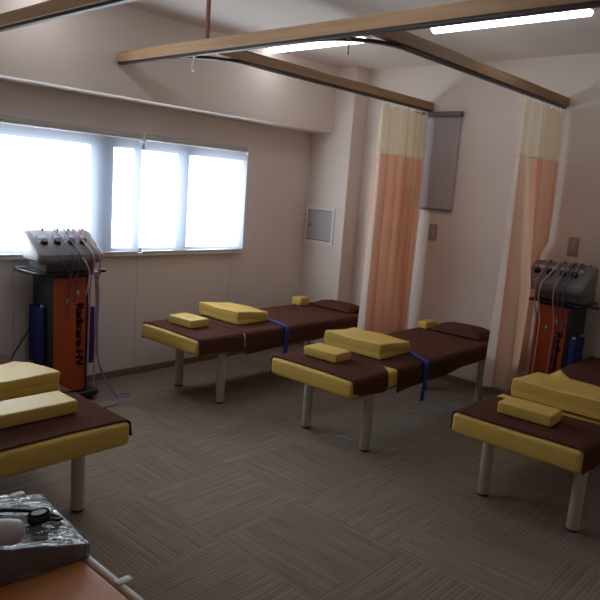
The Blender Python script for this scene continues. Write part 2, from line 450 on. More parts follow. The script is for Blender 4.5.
def track_curve(y, parent):
    R = 0.36; cx, cy = 2.667+R, y+R
    bm = bmesh.new(); n = 16; prev = None
    w = 0.015; z0, z1 = ZB0-TRK, ZB0-0.001
    for k in range(n+1):
        a = PI+PI/2*k/n
        ring = []
        for r, z in ((R-w, z0), (R+w, z0), (R+w, z1), (R-w, z1)):
            ring.append(bm.verts.new((cx+r*math.cos(a), cy+r*math.sin(a), z)))
        if prev:
            for i in range(4): bm.faces.new((prev[i], prev[(i+1) % 4], ring[(i+1) % 4], ring[i]))
        else: bm.faces.new(ring)
        prev = ring
    bm.faces.new(prev)
    obj('curved_track', bm, M['track'], parent)
track_curve(3.320, bm1); track_curve(2.095, bm2)
tag(obj('hanger_rod', lathe([(0.014, 0), (0.014, ZC-ZB1-0.001)], 12, (2.668, 3.31, ZB1)), M['rod']),
    'reddish brown hanger rod holding the pale beam to the ceiling', 'rod')
def hook(x, y, z, label):
    p = smooth_path([(0, 0, 0), (0, 0.004, -0.02), (0.0, 0.02, -0.045), (0.0, 0.012, -0.075), (0, -0.012, -0.085)], 6)
    bm = tube(p, 0.005, 8); add_box(bm, (-0.008, -0.012, 0), (0.008, 0.012, 0.012), 0.002, 1)
    o = obj('curtain_runner', bm, M['white'], loc=(x, y, z-0.0125)); tag(o, label, 'hook')
hook(2.667, 3.42, ZB0-TRK, 'small white hook hanging alone under the long beam, near its left end')
bm = tube([(0, 0, 0), (0.001, 0.001, -0.04), (0, 0, -0.085)], 0.0035, 8); add_box(bm, (-0.006, -0.010, -0.012), (0.006, 0.010, 0), 0.002, 1)
tag(obj('pull_cord', bm, M['greydk'], loc=(2.667, 2.19, ZB0-TRK)), 'thin dark cord hanging under the long beam, in front of the left ceiling lamp', 'cord')

# fluorescent lamps
def lamp(x, y0, y1, label):
    t = empty('ceiling_lamp', (x, (y0+y1)/2, ZC), 0, label, 'lamp', 'strip lamps on the ceiling')
    h = (y1-y0)/2
    obj('housing', box((-0.06, -h-0.01, -0.022), (0.06, h+0.01, 0), 0.004, 1), M['white'], t)
    bm = bmesh.new(); n = 10; prof = []
    for k in range(n+1):
        a = PI+PI*k/n; prof.append((0.045*math.cos(a), -0.022+0.034*math.sin(a)))
    A = [bm.verts.new((u, -h, w)) for u, w in prof]; B = [bm.verts.new((u, h, w)) for u, w in prof]
    for k in range(n): bm.faces.new((A[k], A[k+1], B[k+1], B[k]))
    bm.faces.new(A); bm.faces.new(list(reversed(B)))
    obj('diffuser', bm, M['lamp'], t)
lamp(4.11, 3.22, 4.22, 'glowing white strip lamp on the ceiling, the left one, partly behind the long beam')
lamp(4.08, 1.55, 2.60, 'glowing white strip lamp on the ceiling, the one to the right')
lamp(2.02, 3.22, 4.22, 'glowing white strip lamp on the ceiling between the two pale beams, by the boxed-in beam')
lamp(2.02, 1.55, 2.60, 'glowing white strip lamp on the ceiling, above the open floor')

# ------------------------------------------------------------------ wall fittings
t = empty('wall_cabinet', (5.08, 4.355, 1.10), 0, 'small square grey metal hatch with a round lock on the corner column', 'hatch')
bm = bmesh.new()
add_box(bm, (-0.012, -0.19, 0), (0, 0.19, 0.03)); add_box(bm, (-0.012, -0.19, 0.34), (0, 0.19, 0.37))
add_box(bm, (-0.012, -0.19, 0.03), (0, -0.165, 0.34)); add_box(bm, (-0.012, 0.165, 0.03), (0, 0.19, 0.34))
obj('hatch_frame', bm, M['white'], t)
obj('recess_back', box((-0.003, -0.165, 0.03), (-0.0005, 0.165, 0.34)), M['greydk'], t)
d = obj('hatch_door', box((-0.010, -0.162, 0.040), (-0.0035, 0.154, 0.333), 0.002, 1), M['panelgrey'], t)
bm = bmesh.new(); add_tube(bm, [(-0.010, 0.118, 0.185), (-0.017, 0.118, 0.185)], 0.013, 14)
obj('lock', bm, M['greydk'], d)
def plate(y, z, label, outlet):
    t = empty('wall_plate', (XB, y, z), 0, label, 'outlet' if outlet else 'switch')
    obj('plate', box((-0.008, -0.042, -0.075), (0, 0.042, 0.075), 0.003), M['plate'], t)
    obj('insert', box((-0.011, -0.017, -0.05), (-0.007, 0.017, 0.05), 0.002, 1), M['plate2'], t)
    for s in (-1, 1):
        if outlet:
            bm = bmesh.new()
            for q in (-1, 1): add_box(bm, (-0.0116, q*0.007-0.0012, s*0.024-0.008), (-0.0108, q*0.007+0.0012, s*0.024+0.008))
            obj('socket', bm, M['black'], t)
        else:
            obj('rocker', box((-0.014, -0.012, s*0.022-0.016), (-0.0105, 0.012, s*0.022+0.016), 0.002, 1), M['plate2'], t)
plate(3.165, 1.335, 'beige switch plate on the back wall below the narrow grey blind', False)
plate(1.885, 1.35, 'beige outlet plate on the back wall at the right edge, above the machine', True)

# ------------------------------------------------------------------ curtains
def curtain(y, x0, x1, zb, zs, zt, label, seed, nf, amp, bulge=None):
    rnd = random.Random(seed)
    t = empty('cubicle_curtain', ((x0+x1)/2, y, zb), 0, label, 'curtain', 'cubicle curtains')
    N = 144
    amps = [rnd.uniform(0.5*amp, amp) for _ in range(nf+1)]; ph = [rnd.uniform(-0.5, 0.5) for _ in range(nf+1)]
    # spread the folds unevenly: wide flat first panel, tighter later
    wts = [rnd.uniform(0.6, 1.4) for _ in range(nf)]; wts[0] = 1.0; wts[1] = 2.0
    cum = [0]
    for w in wts: cum.append(cum[-1]+w)
    def pleat(s, z):
        k = min(int(s*nf), nf-1); f = s*nf-k
        xx = (cum[k]+wts[k]*f)/cum[-1]
        hgt = (z-zb)/(zt-zb)
        a = (amps[k]*(1-f)+amps[k+1]*f)*(0.45+0.55*min(1, (1-hgt)*2.5+0.15))
        yy = a*math.sin(2*PI*f - 0.6 + 0.25*ph[k]*(1-hgt))
        xo = 0.012*math.sin(z*3+k*1.7)*(1-hgt)*min(1, s*8)
        X = x0+(x1-x0)*xx+xo
        if bulge:   # lower part gathered outwards, in front of the machine's corner
            dn = min(1, max(0, (2.05-z)/1.0)); up = min(1, max(0, (1.38-z)/0.13)); up = up*up*(3-2*up)
            yy -= bulge[2]*math.exp(-((X-bulge[0])/bulge[1])**2)*dn
            yy += 0.052*min(1, max(0, (X-4.76)/0.09))*up
        return Vector((X-(x0+x1)/2, yy, z-zb))
    def pos(s, z):
        if s >= e: return pleat((s-e)/(1-e), z)
        q = pleat(0, z); t = 1-s/e; g = 0.25+0.95*min(1, max(0, (zt-z)/2.0))
        return q+Vector((-0.004*t*g, 0.062*t*g, 0))
    e = 0.0625
    def sheet(za, zc, s0, s1, nz):
        bm = bmesh.new(); rows = []
        n0, n1 = int(s0*N), int(s1*N)
        for j in range(nz+1):
            row = []
            for i in range(n0, n1+1):
                s = i/N; z = za+(zc-za)*j/nz
                if abs(za-zb) < 1e-6 and j == 0: z += 0.008*math.sin(s*21+seed)
                if abs(zc-zt) < 1e-6 and j == nz: z -= 0.018*abs(math.sin(s*nf*PI))
                row.append(bm.verts.new(pos(s, z)))
            rows.append(row)
        for A, B in zip(rows[:-1], rows[1:]):
            for i in range(n1-n0): bm.faces.new((A[i], A[i+1], B[i+1], B[i]))
        return bm
    obj('mesh_header', sheet(zs, zt, 0.0, 1.0, 10), M['mesh'], t)
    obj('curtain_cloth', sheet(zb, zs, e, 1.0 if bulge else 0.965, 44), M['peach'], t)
    obj('side_hem', sheet(zb, zs, 0.0, e, 44), M['hem'], t)
    if not bulge: obj('side_hem', sheet(zb, zs, 0.965, 1.0, 44), M['hem'], t)
    bm = bmesh.new()
    for i in range(N):
        pass
    p = [pos(i/N, zs)+Vector((0, 0, 0)) for i in range(N+1)]
    obj('header_seam', tube(p, 0.004, 6), M['hem'], t)
    for k in range(nf+1):
        s = min(max(k/nf, 0.01), 0.99); q = pos(s, zt)
        pts = smooth_path([(q.x, q.y*0.6, q.z-0.015), (q.x, q.y*0.3, q.z+0.004), (q.x, 0, (ZB0-TRK-0.0005)-zb)], 5)
        obj('curtain_hook', tube(pts, 0.0045, 6), M['white'], t)
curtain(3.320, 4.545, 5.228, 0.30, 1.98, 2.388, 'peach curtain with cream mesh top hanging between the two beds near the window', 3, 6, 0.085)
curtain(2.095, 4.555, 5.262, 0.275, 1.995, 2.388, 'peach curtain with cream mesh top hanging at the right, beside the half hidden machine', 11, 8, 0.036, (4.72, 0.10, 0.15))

# ------------------------------------------------------------------ beds
BW, BZ0, BZ1, BL = 0.68, 0.423, 0.535, 2.09
def make_bed(loc, rz, label):
    t = empty('treatment_bed', loc, rz, label, 'bed', 'yellow treatment beds')
    bm = soft_block(BL, BW, BZ1-BZ0, 0.022, 0.024)
    bmesh.ops.translate(bm, vec=(BL/2, 0, BZ0), verts=bm.verts[:])
    obj('cushion', bm, M['yellow'], t)
    bm = bmesh.new()
    add_box(bm, (0.10, -0.29, BZ0-0.03), (BL-0.08, -0.24, BZ0+0.002)); add_box(bm, (0.10, 0.24, BZ0-0.03), (BL-0.08, 0.29, BZ0+0.002))
    add_box(bm, (0.10, -0.24, BZ0-0.03), (0.15, 0.24, BZ0+0.002)); add_box(bm, (BL-0.13, -0.24, BZ0-0.03), (BL-0.08, 0.24, BZ0+0.002))
    obj('bed_frame', bm, M['underside'], t)
    for x in (0.315, BL-0.22):
        for y in (-0.255, 0.255):
            l = obj('leg', lathe([(0.031, 0.012), (0.033, 0.018), (0.033, BZ0-0.0005)], 20, (x, y, 0)), M['cream'], t)
            obj('foot_cap', lathe([(0.028, 0), (0.032, 0.003), (0.032, 0.012)], 20, (x, y, 0)), M['rubber'], l)
    return t

def place(o, bed):     # put a separate thing into the frame of a bed
    m = Matrix.Translation(bed[0]) @ Matrix.Rotation(bed[1], 4, 'Z')
    o.matrix_world = m @ o.matrix_basis
    return o

def towel_bm(u0, u1, zn, zf, seed, round_corner=0.0, skew=0.0):
    """cloth lying across the cushion; zn, zf: height of the hems on the two sides (at u0, at u1)"""
    rnd = random.Random(seed); bm = bmesh.new()
    a = BW/2+0.004; r = 0.025; zt = BZ1+0.0035
    nu = max(10, int((u1-u0)/0.035)); rows = []
    p1, p2 = rnd.uniform(0, 6), rnd.uniform(0, 6)
    for i in range(nu+1):
        f = i/nu; u = u0+(u1-u0)*f
        hn = zn[0]+(zn[1]-zn[0])*f+0.006*math.sin(u*9+p1)
        hf = zf[0]+(zf[1]-zf[0])*f+0.006*math.sin(u*8+p2)
        if round_corner:
            e = min(f, 1-f)*(u1-u0)
            if e < round_corner: hn += (BZ1-0.03-hn)*0.35*(1-e/round_corner)**2
        pr = []
        for k in range(6): pr.append((-a-0.004*math.sin(u*17+p1)*(1-k/5)-0.004*(1-k/5), hn+(zt-r-hn)*k/5))
        for k in range(1, 6): q = PI/2*k/5; pr.append((-a+r-r*math.cos(q), zt-r+r*math.sin(q)))
        for k in range(1, 14): pr.append((-a+r+(2*a-2*r)*k/14, zt+0.0015*math.sin(u*31+k*1.1+p2)+0.0015))
        for k in range(6): q = PI/2*(1-k/5); pr.append((a-r+r*math.cos(q), zt-r+r*math.sin(q)))
        for k in range(1, 6): pr.append((a+0.004*math.sin(u*15+p2)*(k/5)+0.004*k/5, zt-r+(hf-zt+r)*k/5))
        rows.append([bm.verts.new((u+0.006*math.sin(v*7+p1)*(1 if i in (0, nu) else 0)-skew*f*f*min(1, max(0, (-v-a+0.12)/0.12)), v, z)) for v, z in pr])
    for A, B in zip(rows[:-1], rows[1:]):
        for k in range(len(A)-1): bm.faces.new((A[k], A[k+1], B[k+1], B[k]))
    bmesh.ops.recalc_face_normals(bm, faces=bm.faces[:])
    # thickness
    bm.normal_update()
    fs = bm.faces[:]; top = sum((f.normal.z for f in fs))
    if top < 0: bmesh.ops.reverse_faces(bm, faces=fs)
    g = bmesh.ops.solidify(bm, geom=bm.faces[:], thickness=-0.006)
    return bm

def towel(bed, u0, u1, zn, zf, seed, label, group, rc=0.0, skew=0.0):
    bm = towel_bm(u0, u1, zn, zf, seed, rc, skew)
    bmesh.ops.translate(bm, vec=(-u0, 0, -BZ1), verts=bm.verts[:])
    o = obj('towel', bm, M['towel'], loc=(u0, 0, BZ1)); tag(o, label, 'towel', group); return place(o, bed)

TOP = BZ1+0.0135
def block(bed, u, v, L, W, label, rot=0.0, zz=TOP, H=0.062):
    o = obj('small_bolster', soft_block(L, W, H, 0.009, 0.012), M['yellow'], loc=(u, v, zz)); o.rotation_euler.z = rot
    tag(o, label, 'cushion', 'small yellow block cushions'); return place(o, bed)

def wedge(bed, u0, v, L, W, label, hf=0.105, hb=0.08, peak=None, zz=TOP, rot=0.0):
    H = hf
    def df(x, y, z):
        f = x/L+0.5
        s = (hf+(hb-hf)*f)/hf
        zz_ = z*s
        top = max(0, (z/H-0.6)/0.4)
        if peak: zz_ += top*peak[2]*math.exp(-(((x-peak[0])/0.030)**2+((y-peak[1])/0.035)**2))
        zz_ += top*0.004*math.sin(y*16+x*9)
        y2 = y+0.004*math.sin(z*60+x*10)*(abs(y)/(W/2))
        return x, y2, zz_
    o = obj('wedge_cushion', soft_block(L, W, H, 0.009, 0.012, (0.042, 0.0016), df), M['yellow'], loc=(u0+L/2, v, zz)); o.rotation_euler.z = rot
    tag(o, label, 'cushion', 'large yellow wedge cushions'); return place(o, bed)

def pillow(bed, u, v, L, W, H, label):
    bm = bmesh.new(); n, m_ = 16, 20; top, bot = [], []
    for i in range(n+1):
        ra, rb = [], []
        for j in range(m_+1):
            a = -1+2*i/n; c = -1+2*j/m_
            x = L/2*math.copysign(abs(a)**0.9, a); y = W/2*math.copysign(abs(c)**0.9, c)
            h = ((1-abs(a)**3)*(1-abs(c)**3.5))**0.5
            w = 0.005*math.sin(7*a+4*c)*h
            ra.append(bm.verts.new((x, y, 0.012+(H-0.012)*h+w)))
            rb.append(bm.verts.new((x, y, max(0.0, 0.012*(1-h)))))
        top.append(ra); bot.append(rb)
    for i in range(n):
        for j in range(m_):
            bm.faces.new((top[i][j], top[i+1][j], top[i+1][j+1], top[i][j+1]))
            bm.faces.new((bot[i][j], bot[i][j+1], bot[i+1][j+1], bot[i+1][j]))
    bmesh.ops.remove_doubles(bm, verts=bm.verts[:], dist=0.0012)
    o = obj('pillow', bm, M['towel'], loc=(u, v, TOP-0.001)); tag(o, label, 'pillow', 'brown towel pillows'); return place(o, bed)

def strap(bed, pts, label, w=0.042):
    P = smooth_path(pts, 8); bm = bmesh.new(); rows = []
    for i, p in enumerate(P):
        a = P[max(0, i-1)]; c = P[min(len(P)-1, i+1)]; t = (c-a).normalized()
        nrm = Vector((1, 0, 0)).cross(t).normalized()
        if nrm.dot(Vector((0, -0.3, 1))) < 0: nrm = -nrm
        sd = t.cross(nrm).normalized()
        rows.append([bm.verts.new(p+sd*sx*w/2+nrm*h) for sx, h in ((-1, 0.001), (1, 0.001), (1, 0.006), (-1, 0.006))])
    for A, B in zip(rows[:-1], rows[1:]):
        for k in range(4): bm.faces.new((A[k], A[(k+1) % 4], B[(k+1) % 4], B[k]))
    bm.faces.new(rows[0]); bm.faces.new(rows[-1])
    o = obj('strap', bm, M['blue']); tag(o, label, 'strap', 'blue straps on the beds'); return place(o, bed)

B1 = (Vector((2.855, 3.83, 0)), 0.0)
B2 = (Vector((3.015, 2.578, 0)), 0.0)
B4 = (Vector((3.055, 1.249, 0)), 0.0)
BLt = (Vector((1.297, 2.443, 0)), PI/2)
make_bed(*B1, 'yellow vinyl treatment bed parked along the window wall, left of the left curtain')
make_bed(*B2, 'yellow vinyl treatment bed in the middle, between the two curtains')
make_bed(*B4, 'yellow vinyl treatment bed cut by the right edge, in front of the right machine')
make_bed(*BLt, 'yellow vinyl treatment bed cut by the left edge, its head to the window')

GT = 'brown towels on the beds'
towel(B1, 0.018, 0.445, (0.428, 0.42), (0.42, 0.43), 1, 'short brown towel over the foot of the bed along the window wall', GT)
towel(B1, 0.465, BL-0.01, (0.385, 0.42), (0.42, 0.43), 2, 'long brown towel covering the bed along the window wall', GT)
towel(B2, 0.018, 0.475, (0.435, 0.425), (0.42, 0.43), 3, 'short brown towel over the foot of the middle bed', GT, 0.10, 0.10)
towel(B2, 0.490, BL-0.01, (0.385, 0.455), (0.42, 0.43), 4, 'long brown towel covering the middle bed', GT)
towel(B4, 0.018, 0.46, (0.43, 0.42), (0.45, 0.46), 5, 'short brown towel over the foot of the bed at the right edge', GT)
towel(B4, 0.56, BL-0.01, (0.40, 0.41), (0.42, 0.43), 6, 'long brown towel covering the bed at the right edge, behind its big wedge', GT)
towel(BLt, 0.018, 0.50, (0.455, 0.44), (0.43, 0.43), 7, 'short brown towel over the foot of the bed at the left edge', GT)
towel(BLt, 0.53, BL-0.02, (0.43, 0.43), (0.43, 0.43), 8, 'long brown towel covering the bed at the left edge, beneath its big wedge', GT)

block(B1, 0.250, 0.08, 0.178, 0.275, 'small yellow block cushion on the foot of the bed along the window wall', 0.05)
block(B2, 0.285, 0.095, 0.170, 0.275, 'small yellow block cushion on the foot of the middle bed', 0.06)
block(B4, 0.252, 0.030, 0.160, 0.290, 'small yellow block cushion on the foot of the bed at the right edge', 0.04)
block(BLt, 0.300, -0.010, 0.185, 0.36, 'small yellow block cushion on the foot of the bed at the left edge', 0.0)
wedge(B1, 0.568, 0.115, 0.345, 0.485, 'large yellow wedge cushion on the bed along the window wall', 0.104, 0.078)
wedge(B2, 0.54, 0.097, 0.37, 0.50, 'large yellow wedge cushion on the middle bed', 0.105, 0.085, peak=(0.15, 0.23, 0.010))
wedge(B4, 0.525, 0.005, 0.38, 0.515, 'large yellow wedge cushion with a raised fold on the bed at the right edge', 0.105, 0.085, peak=(0.19, 0.12, 0.05))
wedge(BLt, 0.545, -0.025, 0.35, 0.51, 'large yellow wedge cushion on the bed at the left edge', 0.098, 0.072, peak=(0.165, -0.16, 0.02))
pillow(B1, 1.94, -0.03, 0.25, 0.46, 0.062, 'flat brown towel pillow at the head of the bed along the window wall')
pillow(B2, 1.90, -0.03, 0.30, 0.45, 0.075, 'flat brown towel pillow at the head of the middle bed')
block(B1, 1.74, 0.275, 0.13, 0.11, 'tiny yellow block cushion at the head of the bed along the window wall', 0.0, H=0.075)
block(B2, 1.83, 0.275, 0.16, 0.09, 'tiny yellow block cushion at the head of the middle bed beside the left curtain', 0.0, H=0.06)
strap(B1, [(0.965, 0.0, TOP), (0.955, -0.10, TOP), (0.915, -0.25, TOP), (0.895, -0.335, TOP+0.001), (0.888, -0.362, TOP-0.010), (0.883, -0.372, TOP-0.04), (0.875, -0.374, 0.45), (0.87, -0.375, 0.335)],
      'blue strap hanging from the bed along the window wall')
strap(B2, [(0.95, -0.05, TOP), (0.935, -0.14, TOP), (0.865, -0.24, TOP), (0.805, -0.335, TOP+0.001), (0.793, -0.362, TOP-0.010), (0.786, -0.372, TOP-0.04), (0.775, -0.374, 0.45), (0.755, -0.376, 0.285)],
      'blue strap hanging from the side of the middle bed')

# ------------------------------------------------------------------ therapy machines
def text_mesh(s, size):
    cu = bpy.data.curves.new('lettering', 'FONT'); cu.body = s; cu.size = size; cu.extrude = 0.0008; cu.offset = 0.0008
    cu.align_x = 'LEFT'; cu.align_y = 'CENTER'
    o = bpy.data.objects.new('tmp_text', cu); col.objects.link(o)
    bpy.context.view_layer.update()
    dg = bpy.context.evaluated_depsgraph_get()
    me = bpy.data.meshes.new_from_object(o.evaluated_get(dg))
    bm = bmesh.new(); bm.from_mesh(me); bpy.data.objects.remove(o); bpy.data.meshes.remove(me); bpy.data.curves.remove(cu)
    return bm

def machine(loc, rz, label, cables, side_cables, left_rail=True):
    t = empty('therapy_machine', loc, rz, label, 'machine', 'electric therapy machines')
    # base, column, front panel
    bm = soft_block(0.44, 0.40, 0.045, 0.012, 0.05); bmesh.ops.translate(bm, vec=(0.01, 0, 0.028), verts=bm.verts[:])
    obj('base', bm, M['black'], t)
    for sx in (-1, 1):
        for sy in (-1, 1):
            bm = tube([(0.02+sx*0.16-0.012, sy*0.14, 0.0175), (0.02+sx*0.16+0.012, sy*0.14, 0.0175)], 0.0172, 14)
            obj('caster', bm, M['rubber'], t)
    obj('column', box((-0.125, -0.155, 0.07), (0.145, 0.15, 0.93), 0.01), M['black'], t)
    fp = obj('front_panel', box((-0.123, -0.168, 0.085), (0.115, -0.154, 0.915), 0.005), M['orange'], t)
    bm = text_mesh('Radicare-HV', 0.095)
    # the word runs downwards, its letter tops to the right
    b2 = bmesh.new(); tm = bpy.data.meshes.new('t'); bm.to_mesh(tm); bm.free()
    for dx, dy in ((-0.004, 0), (-0.002, 0), (0, 0), (0.002, 0), (0.004, 0), (0, 0.0015), (0, -0.0015)):
        n0 = len(b2.verts); b2.from_mesh(tm); b2.verts.ensure_lookup_table()
        bmesh.ops.translate(b2, vec=(dx, dy, 0), verts=b2.verts[n0:])
    bpy.data.meshes.remove(tm); bm = b2
    rot = Matrix(((0, 0.85, 0, 0.066), (0, 0, -1, -0.1685), (-0.94, 0, 0, 0.728), (0, 0, 0, 1)))
    bm.transform(rot); obj('lettering', bm, M['ink'], fp, False)
    # blue pads on both sides, held by clips
    for s in (-1, 1):
        xa, xb = (-0.155, -0.126) if s < 0 else (0.147, 0.195)
        bm = soft_block(xb-xa, 0.20, 0.42, 0.01, 0.012)
        bmesh.ops.translate(bm, vec=((xa+xb)/2, 0.05 if s < 0 else -0.06, 0.27), verts=bm.verts[:])
        p = obj('side_pad', bm, M['pad'], t)
        for q in (-1, 1):
            bm = soft_block(0.022, 0.016, 0.026, 0.004, 0.005); bmesh.ops.translate(bm, vec=((xa+xb)/2, (0.05 if s < 0 else -0.06)+q*0.075, 0.68), verts=bm.verts[:])
            obj('clip', bm, M['pale'], p)
    # shelf with side bars
    obj('tray', box((-0.19, -0.20, 0.932), (0.21, 0.16, 0.950), 0.005), M['black'], t)
    if left_rail: obj('tray_rail', tube(smooth_path([(-0.19, -0.18, 0.945), (-0.24, -0.185, 0.948), (-0.285, -0.02, 0.955), (-0.275, 0.10, 0.955), (-0.19, 0.13, 0.945)], 6), 0.011, 10), M['black'], t)
    obj('tray_rail', tube([(0.205, -0.10, 0.942), (0.305, -0.10, 0.942)], 0.012, 10), M['black'], t)
    obj('console_neck', box((-0.17, -0.13, 0.951), (0.20, 0.12, 1.03), 0.008), M['greydk'], t)
    # console: sloped desk, profile in y-z, swept along x with rounded ends
    DZ = -0.015
    prof = [(-0.205, 1.035), (-0.225, 1.06), (-0.222, 1.095), (-0.20, 1.115), (-0.02, 1.235), (0.015, 1.247), (0.05, 1.235), (0.062, 1.20), (0.045, 1.05), (0.03, 1.035)]
    prof = [(p[0], p[1]+DZ) for p in prof]
    cy = sum(p[0] for p in prof)/len(prof); cz = sum(p[1] for p in prof)/len(prof)
    bm = bmesh.new(); rings = []
    Lx0, Lx1 = -0.255, 0.222
    for x, f in ((Lx0, 0.80), (Lx0+0.006, 0.91), (Lx0+0.02, 0.98), (Lx0+0.045, 1.0), (0, 1.0), (Lx1-0.045, 1.0), (Lx1-0.02, 0.98), (Lx1-0.006, 0.91), (Lx1, 0.80)):
        rings.append([bm.verts.new((x, cy+(y-cy)*f, cz+(z-cz)*f)) for y, z in prof])
    n = len(prof)
    for A, B in zip(rings[:-1], rings[1:]):
        for k in range(n): bm.faces.new((A[k], A[(k+1) % n], B[(k+1) % n], B[k]))
    bm.faces.new(rings[0]); bm.faces.new(list(reversed(rings[-1])))
    con = obj('console', bm, M['grey'], t)
    for xe, sx in ((Lx0, -1),):  # added pale sheet paints window light onto the left end
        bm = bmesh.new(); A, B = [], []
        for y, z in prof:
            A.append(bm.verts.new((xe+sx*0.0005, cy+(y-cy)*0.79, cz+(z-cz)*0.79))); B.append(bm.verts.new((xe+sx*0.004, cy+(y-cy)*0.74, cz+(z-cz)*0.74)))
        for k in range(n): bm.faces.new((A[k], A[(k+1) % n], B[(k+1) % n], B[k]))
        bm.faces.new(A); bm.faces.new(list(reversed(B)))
        obj('lit_end', bm, M['litend'], con, label='console end painted pale, as if lit by the window')
    e = Vector((0, 0.18, 0.12)).normalized(); nn = Vector((0, -e.z, e.y)); o0 = Vector((0, -0.20, 1.115+DZ))
    def on(x, d, h=0.0): return Vector((x, 0, 0))+o0+e*d+nn*h
    kx = (-0.178, -0.083, 0.018, 0.105)
    for x in kx:
        bm = tube([on(x, 0.095, -0.002), on(x, 0.095, 0.012), on(x, 0.095, 0.028)], 0.02, 16, rs=[0.027, 0.024, 0.021])
        obj('knob', bm, M['black'], con)
    for x0, x1 in ((-0.225, -0.135), (-0.115, -0.05), (-0.02, 0.065), (0.085, 0.145)):
        bm = bmesh.new(); q = [on(x0, 0.142, 0.001), on(x1, 0.142, 0.001), on(x1, 0.178, 0.001), on(x0, 0.178, 0.001)]
        lo = [bm.verts.new(p-nn*0.003) for p in q]; hi = [bm.verts.new(p+nn*0.001) for p in q]
        bm.faces.new(hi); bm.faces.new(list(reversed(lo)))
        for k in range(4): bm.faces.new((lo[k], lo[(k+1) % 4], hi[(k+1) % 4], hi[k]))
        dsp = obj('display', bm, M['pale'], con, False)
        obj('indicator', tube([on(x0+0.022, 0.16, 0.001), on(x0+0.022, 0.16, 0.004)], 0.009, 10), M['greydk'], dsp)
    for x in (-0.13, -0.02, 0.06, 0.10, 0.17):
        obj('plug_socket', tube([(x, 0.0, 1.225), (x, 0.0, 1.243)], 0.008, 10), M['greydk'], con)
    for pts, r, mt in cables:
        obj('cable', tube(smooth_path(pts, 8), r, 8), M[mt], t)
    for pts, r, mt in side_cables:
        obj('cable', tube(smooth_path(pts, 8), r, 8), M[mt], t)
    for x, z in ((-0.03, 0.73), (0.045, 0.79)):
        bm = soft_block(0.016, 0.014, 0.03, 0.004, 0.005); bmesh.ops.translate(bm, vec=(x, -0.1765, z), verts=bm.verts[:])
        obj('electrode_clip', bm, M['pale'], t)
    return t
def drop(x0, x1, z1, out=0.0):
    return [(x0, -0.005, 1.245), (x0, -0.07, 1.215), (x0*0.7+x1*0.3, -0.17, 1.150), (x0*0.4+x1*0.6, -0.262, 1.09), (x1, -0.262, 1.0), (x1, -0.225-out, 0.90), (x1+0.01, -0.195-out, 0.75), (x1+0.004, -0.190-out, z1)]
cab = [(drop(-0.06, -0.04, 0.62), 0.0045, 'wblue'), (drop(0.01, 0.005, 0.75), 0.0045, 'wblue'),
       (drop(0.09, 0.118, 0.20), 0.006, 'wpink'), (drop(0.13, 0.165, 0.10, 0.01), 0.006, 'wpink'),
       ([(0.05, -0.228, 1.06), (0.06, -0.268, 1.02), (0.09, -0.25, 0.955), (0.10, -0.215, 0.86), (0.10, -0.192, 0.79)], 0.0045, 'wwhite'),
       ([(-0.10, -0.228, 1.06), (-0.10, -0.262, 1.01), (-0.06, -0.25, 0.96), (-0.03, -0.21, 0.86), (-0.03, -0.192, 0.74)], 0.004, 'wblue')]
sidec = [([(0.17, -0.20, 0.94), (0.185, -0.215, 0.80), (0.19, -0.20, 0.45), (0.21, -0.21, 0.25), (0.27, -0.24, 0.09), (0.27, -0.32, 0.012), (0.20, -0.40, 0.008)], 0.006, 'wpurp'),
         ([(0.16, -0.20, 0.94), (0.176, -0.21, 0.70), (0.18, -0.20, 0.40), (0.23, -0.22, 0.20), (0.32, -0.22, 0.05), (0.33, -0.30, 0.010), (0.26, -0.38, 0.008), (0.14, -0.40, 0.008)], 0.006, 'wpurp'),
         ([(0.33, -0.22, 0.008), (0.40, -0.20, 0.007), (0.45, -0.26, 0.007), (0.38, -0.30, 0.007)], 0.004, 'wpurp'),
         ([(-0.13, 0.12, 0.55), (-0.22, 0.14, 0.40), (-0.33, 0.13, 0.22), (-0.38, 0.10, 0.05)], 0.005, 'black')]
machine((2.28, 4.355, 0), 0.0, 'orange and black therapy machine with grey console under the bright window', cab, sidec)
cab2 = [(drop(-0.05, -0.09, 0.30), 0.0055, 'wwhite'), (drop(0.03, 0.02, 0.30), 0.0055, 'wpink'), (drop(0.12, 0.09, 0.72), 0.006, 'wblue'),
        (drop(-0.13, -0.12, 0.12), 0.005, 'wpink'), (drop(0.06, 0.055, 0.35), 0.006, 'wblue')]
machine((5.075, 1.826, 0), -PI/2, 'orange and black therapy machine half hidden behind the right curtain', cab2, [], False)

# ------------------------------------------------------------------ foreground bench and what lies on it
ZT = 0.462
t = empty('low_bench', (0.70, 1.84, 0), 0, 'low bench with orange-brown top and white tube frame at the bottom left corner', 'bench')
bm = soft_block(0.58, 0.86, 0.03, 0.008, 0.02); bmesh.ops.translate(bm, vec=(-0.015, -0.02, ZT-0.03), verts=bm.verts[:])
obj('bench_top', bm, M['orangetop'], t)
for sx in (-1, 1):
    obj('side_rail', tube([(sx*0.298, -0.44, 0.447), (sx*0.298, 0.40, 0.447)], 0.0145, 14), M['tubew'], t)
for y in (-0.318, 0.385):
    cr = obj('cross_rail', tube([(-0.33, y, 0.415), (0.33, y, 0.415)], 0.017, 14), M['tubew'], t)
    for sx in (-1, 1):
        l = obj('leg', tube([(sx*0.298, y, 0.002), (sx*0.298, y, 0.40)], 0.0145, 14), M['tubew'], t)
        obj('foot_cap', lathe([(0.017, 0), (0.018, 0.02)], 14, (sx*0.298, y, 0)), M['rubber'], l)
# corner brackets where the side rail is fixed
for y in (-0.318, 0.385):
    obj('bracket', box((0.285, y-0.016, 0.432), (0.337, y+0.016, 0.466), 0.008), M['tubew'], t)

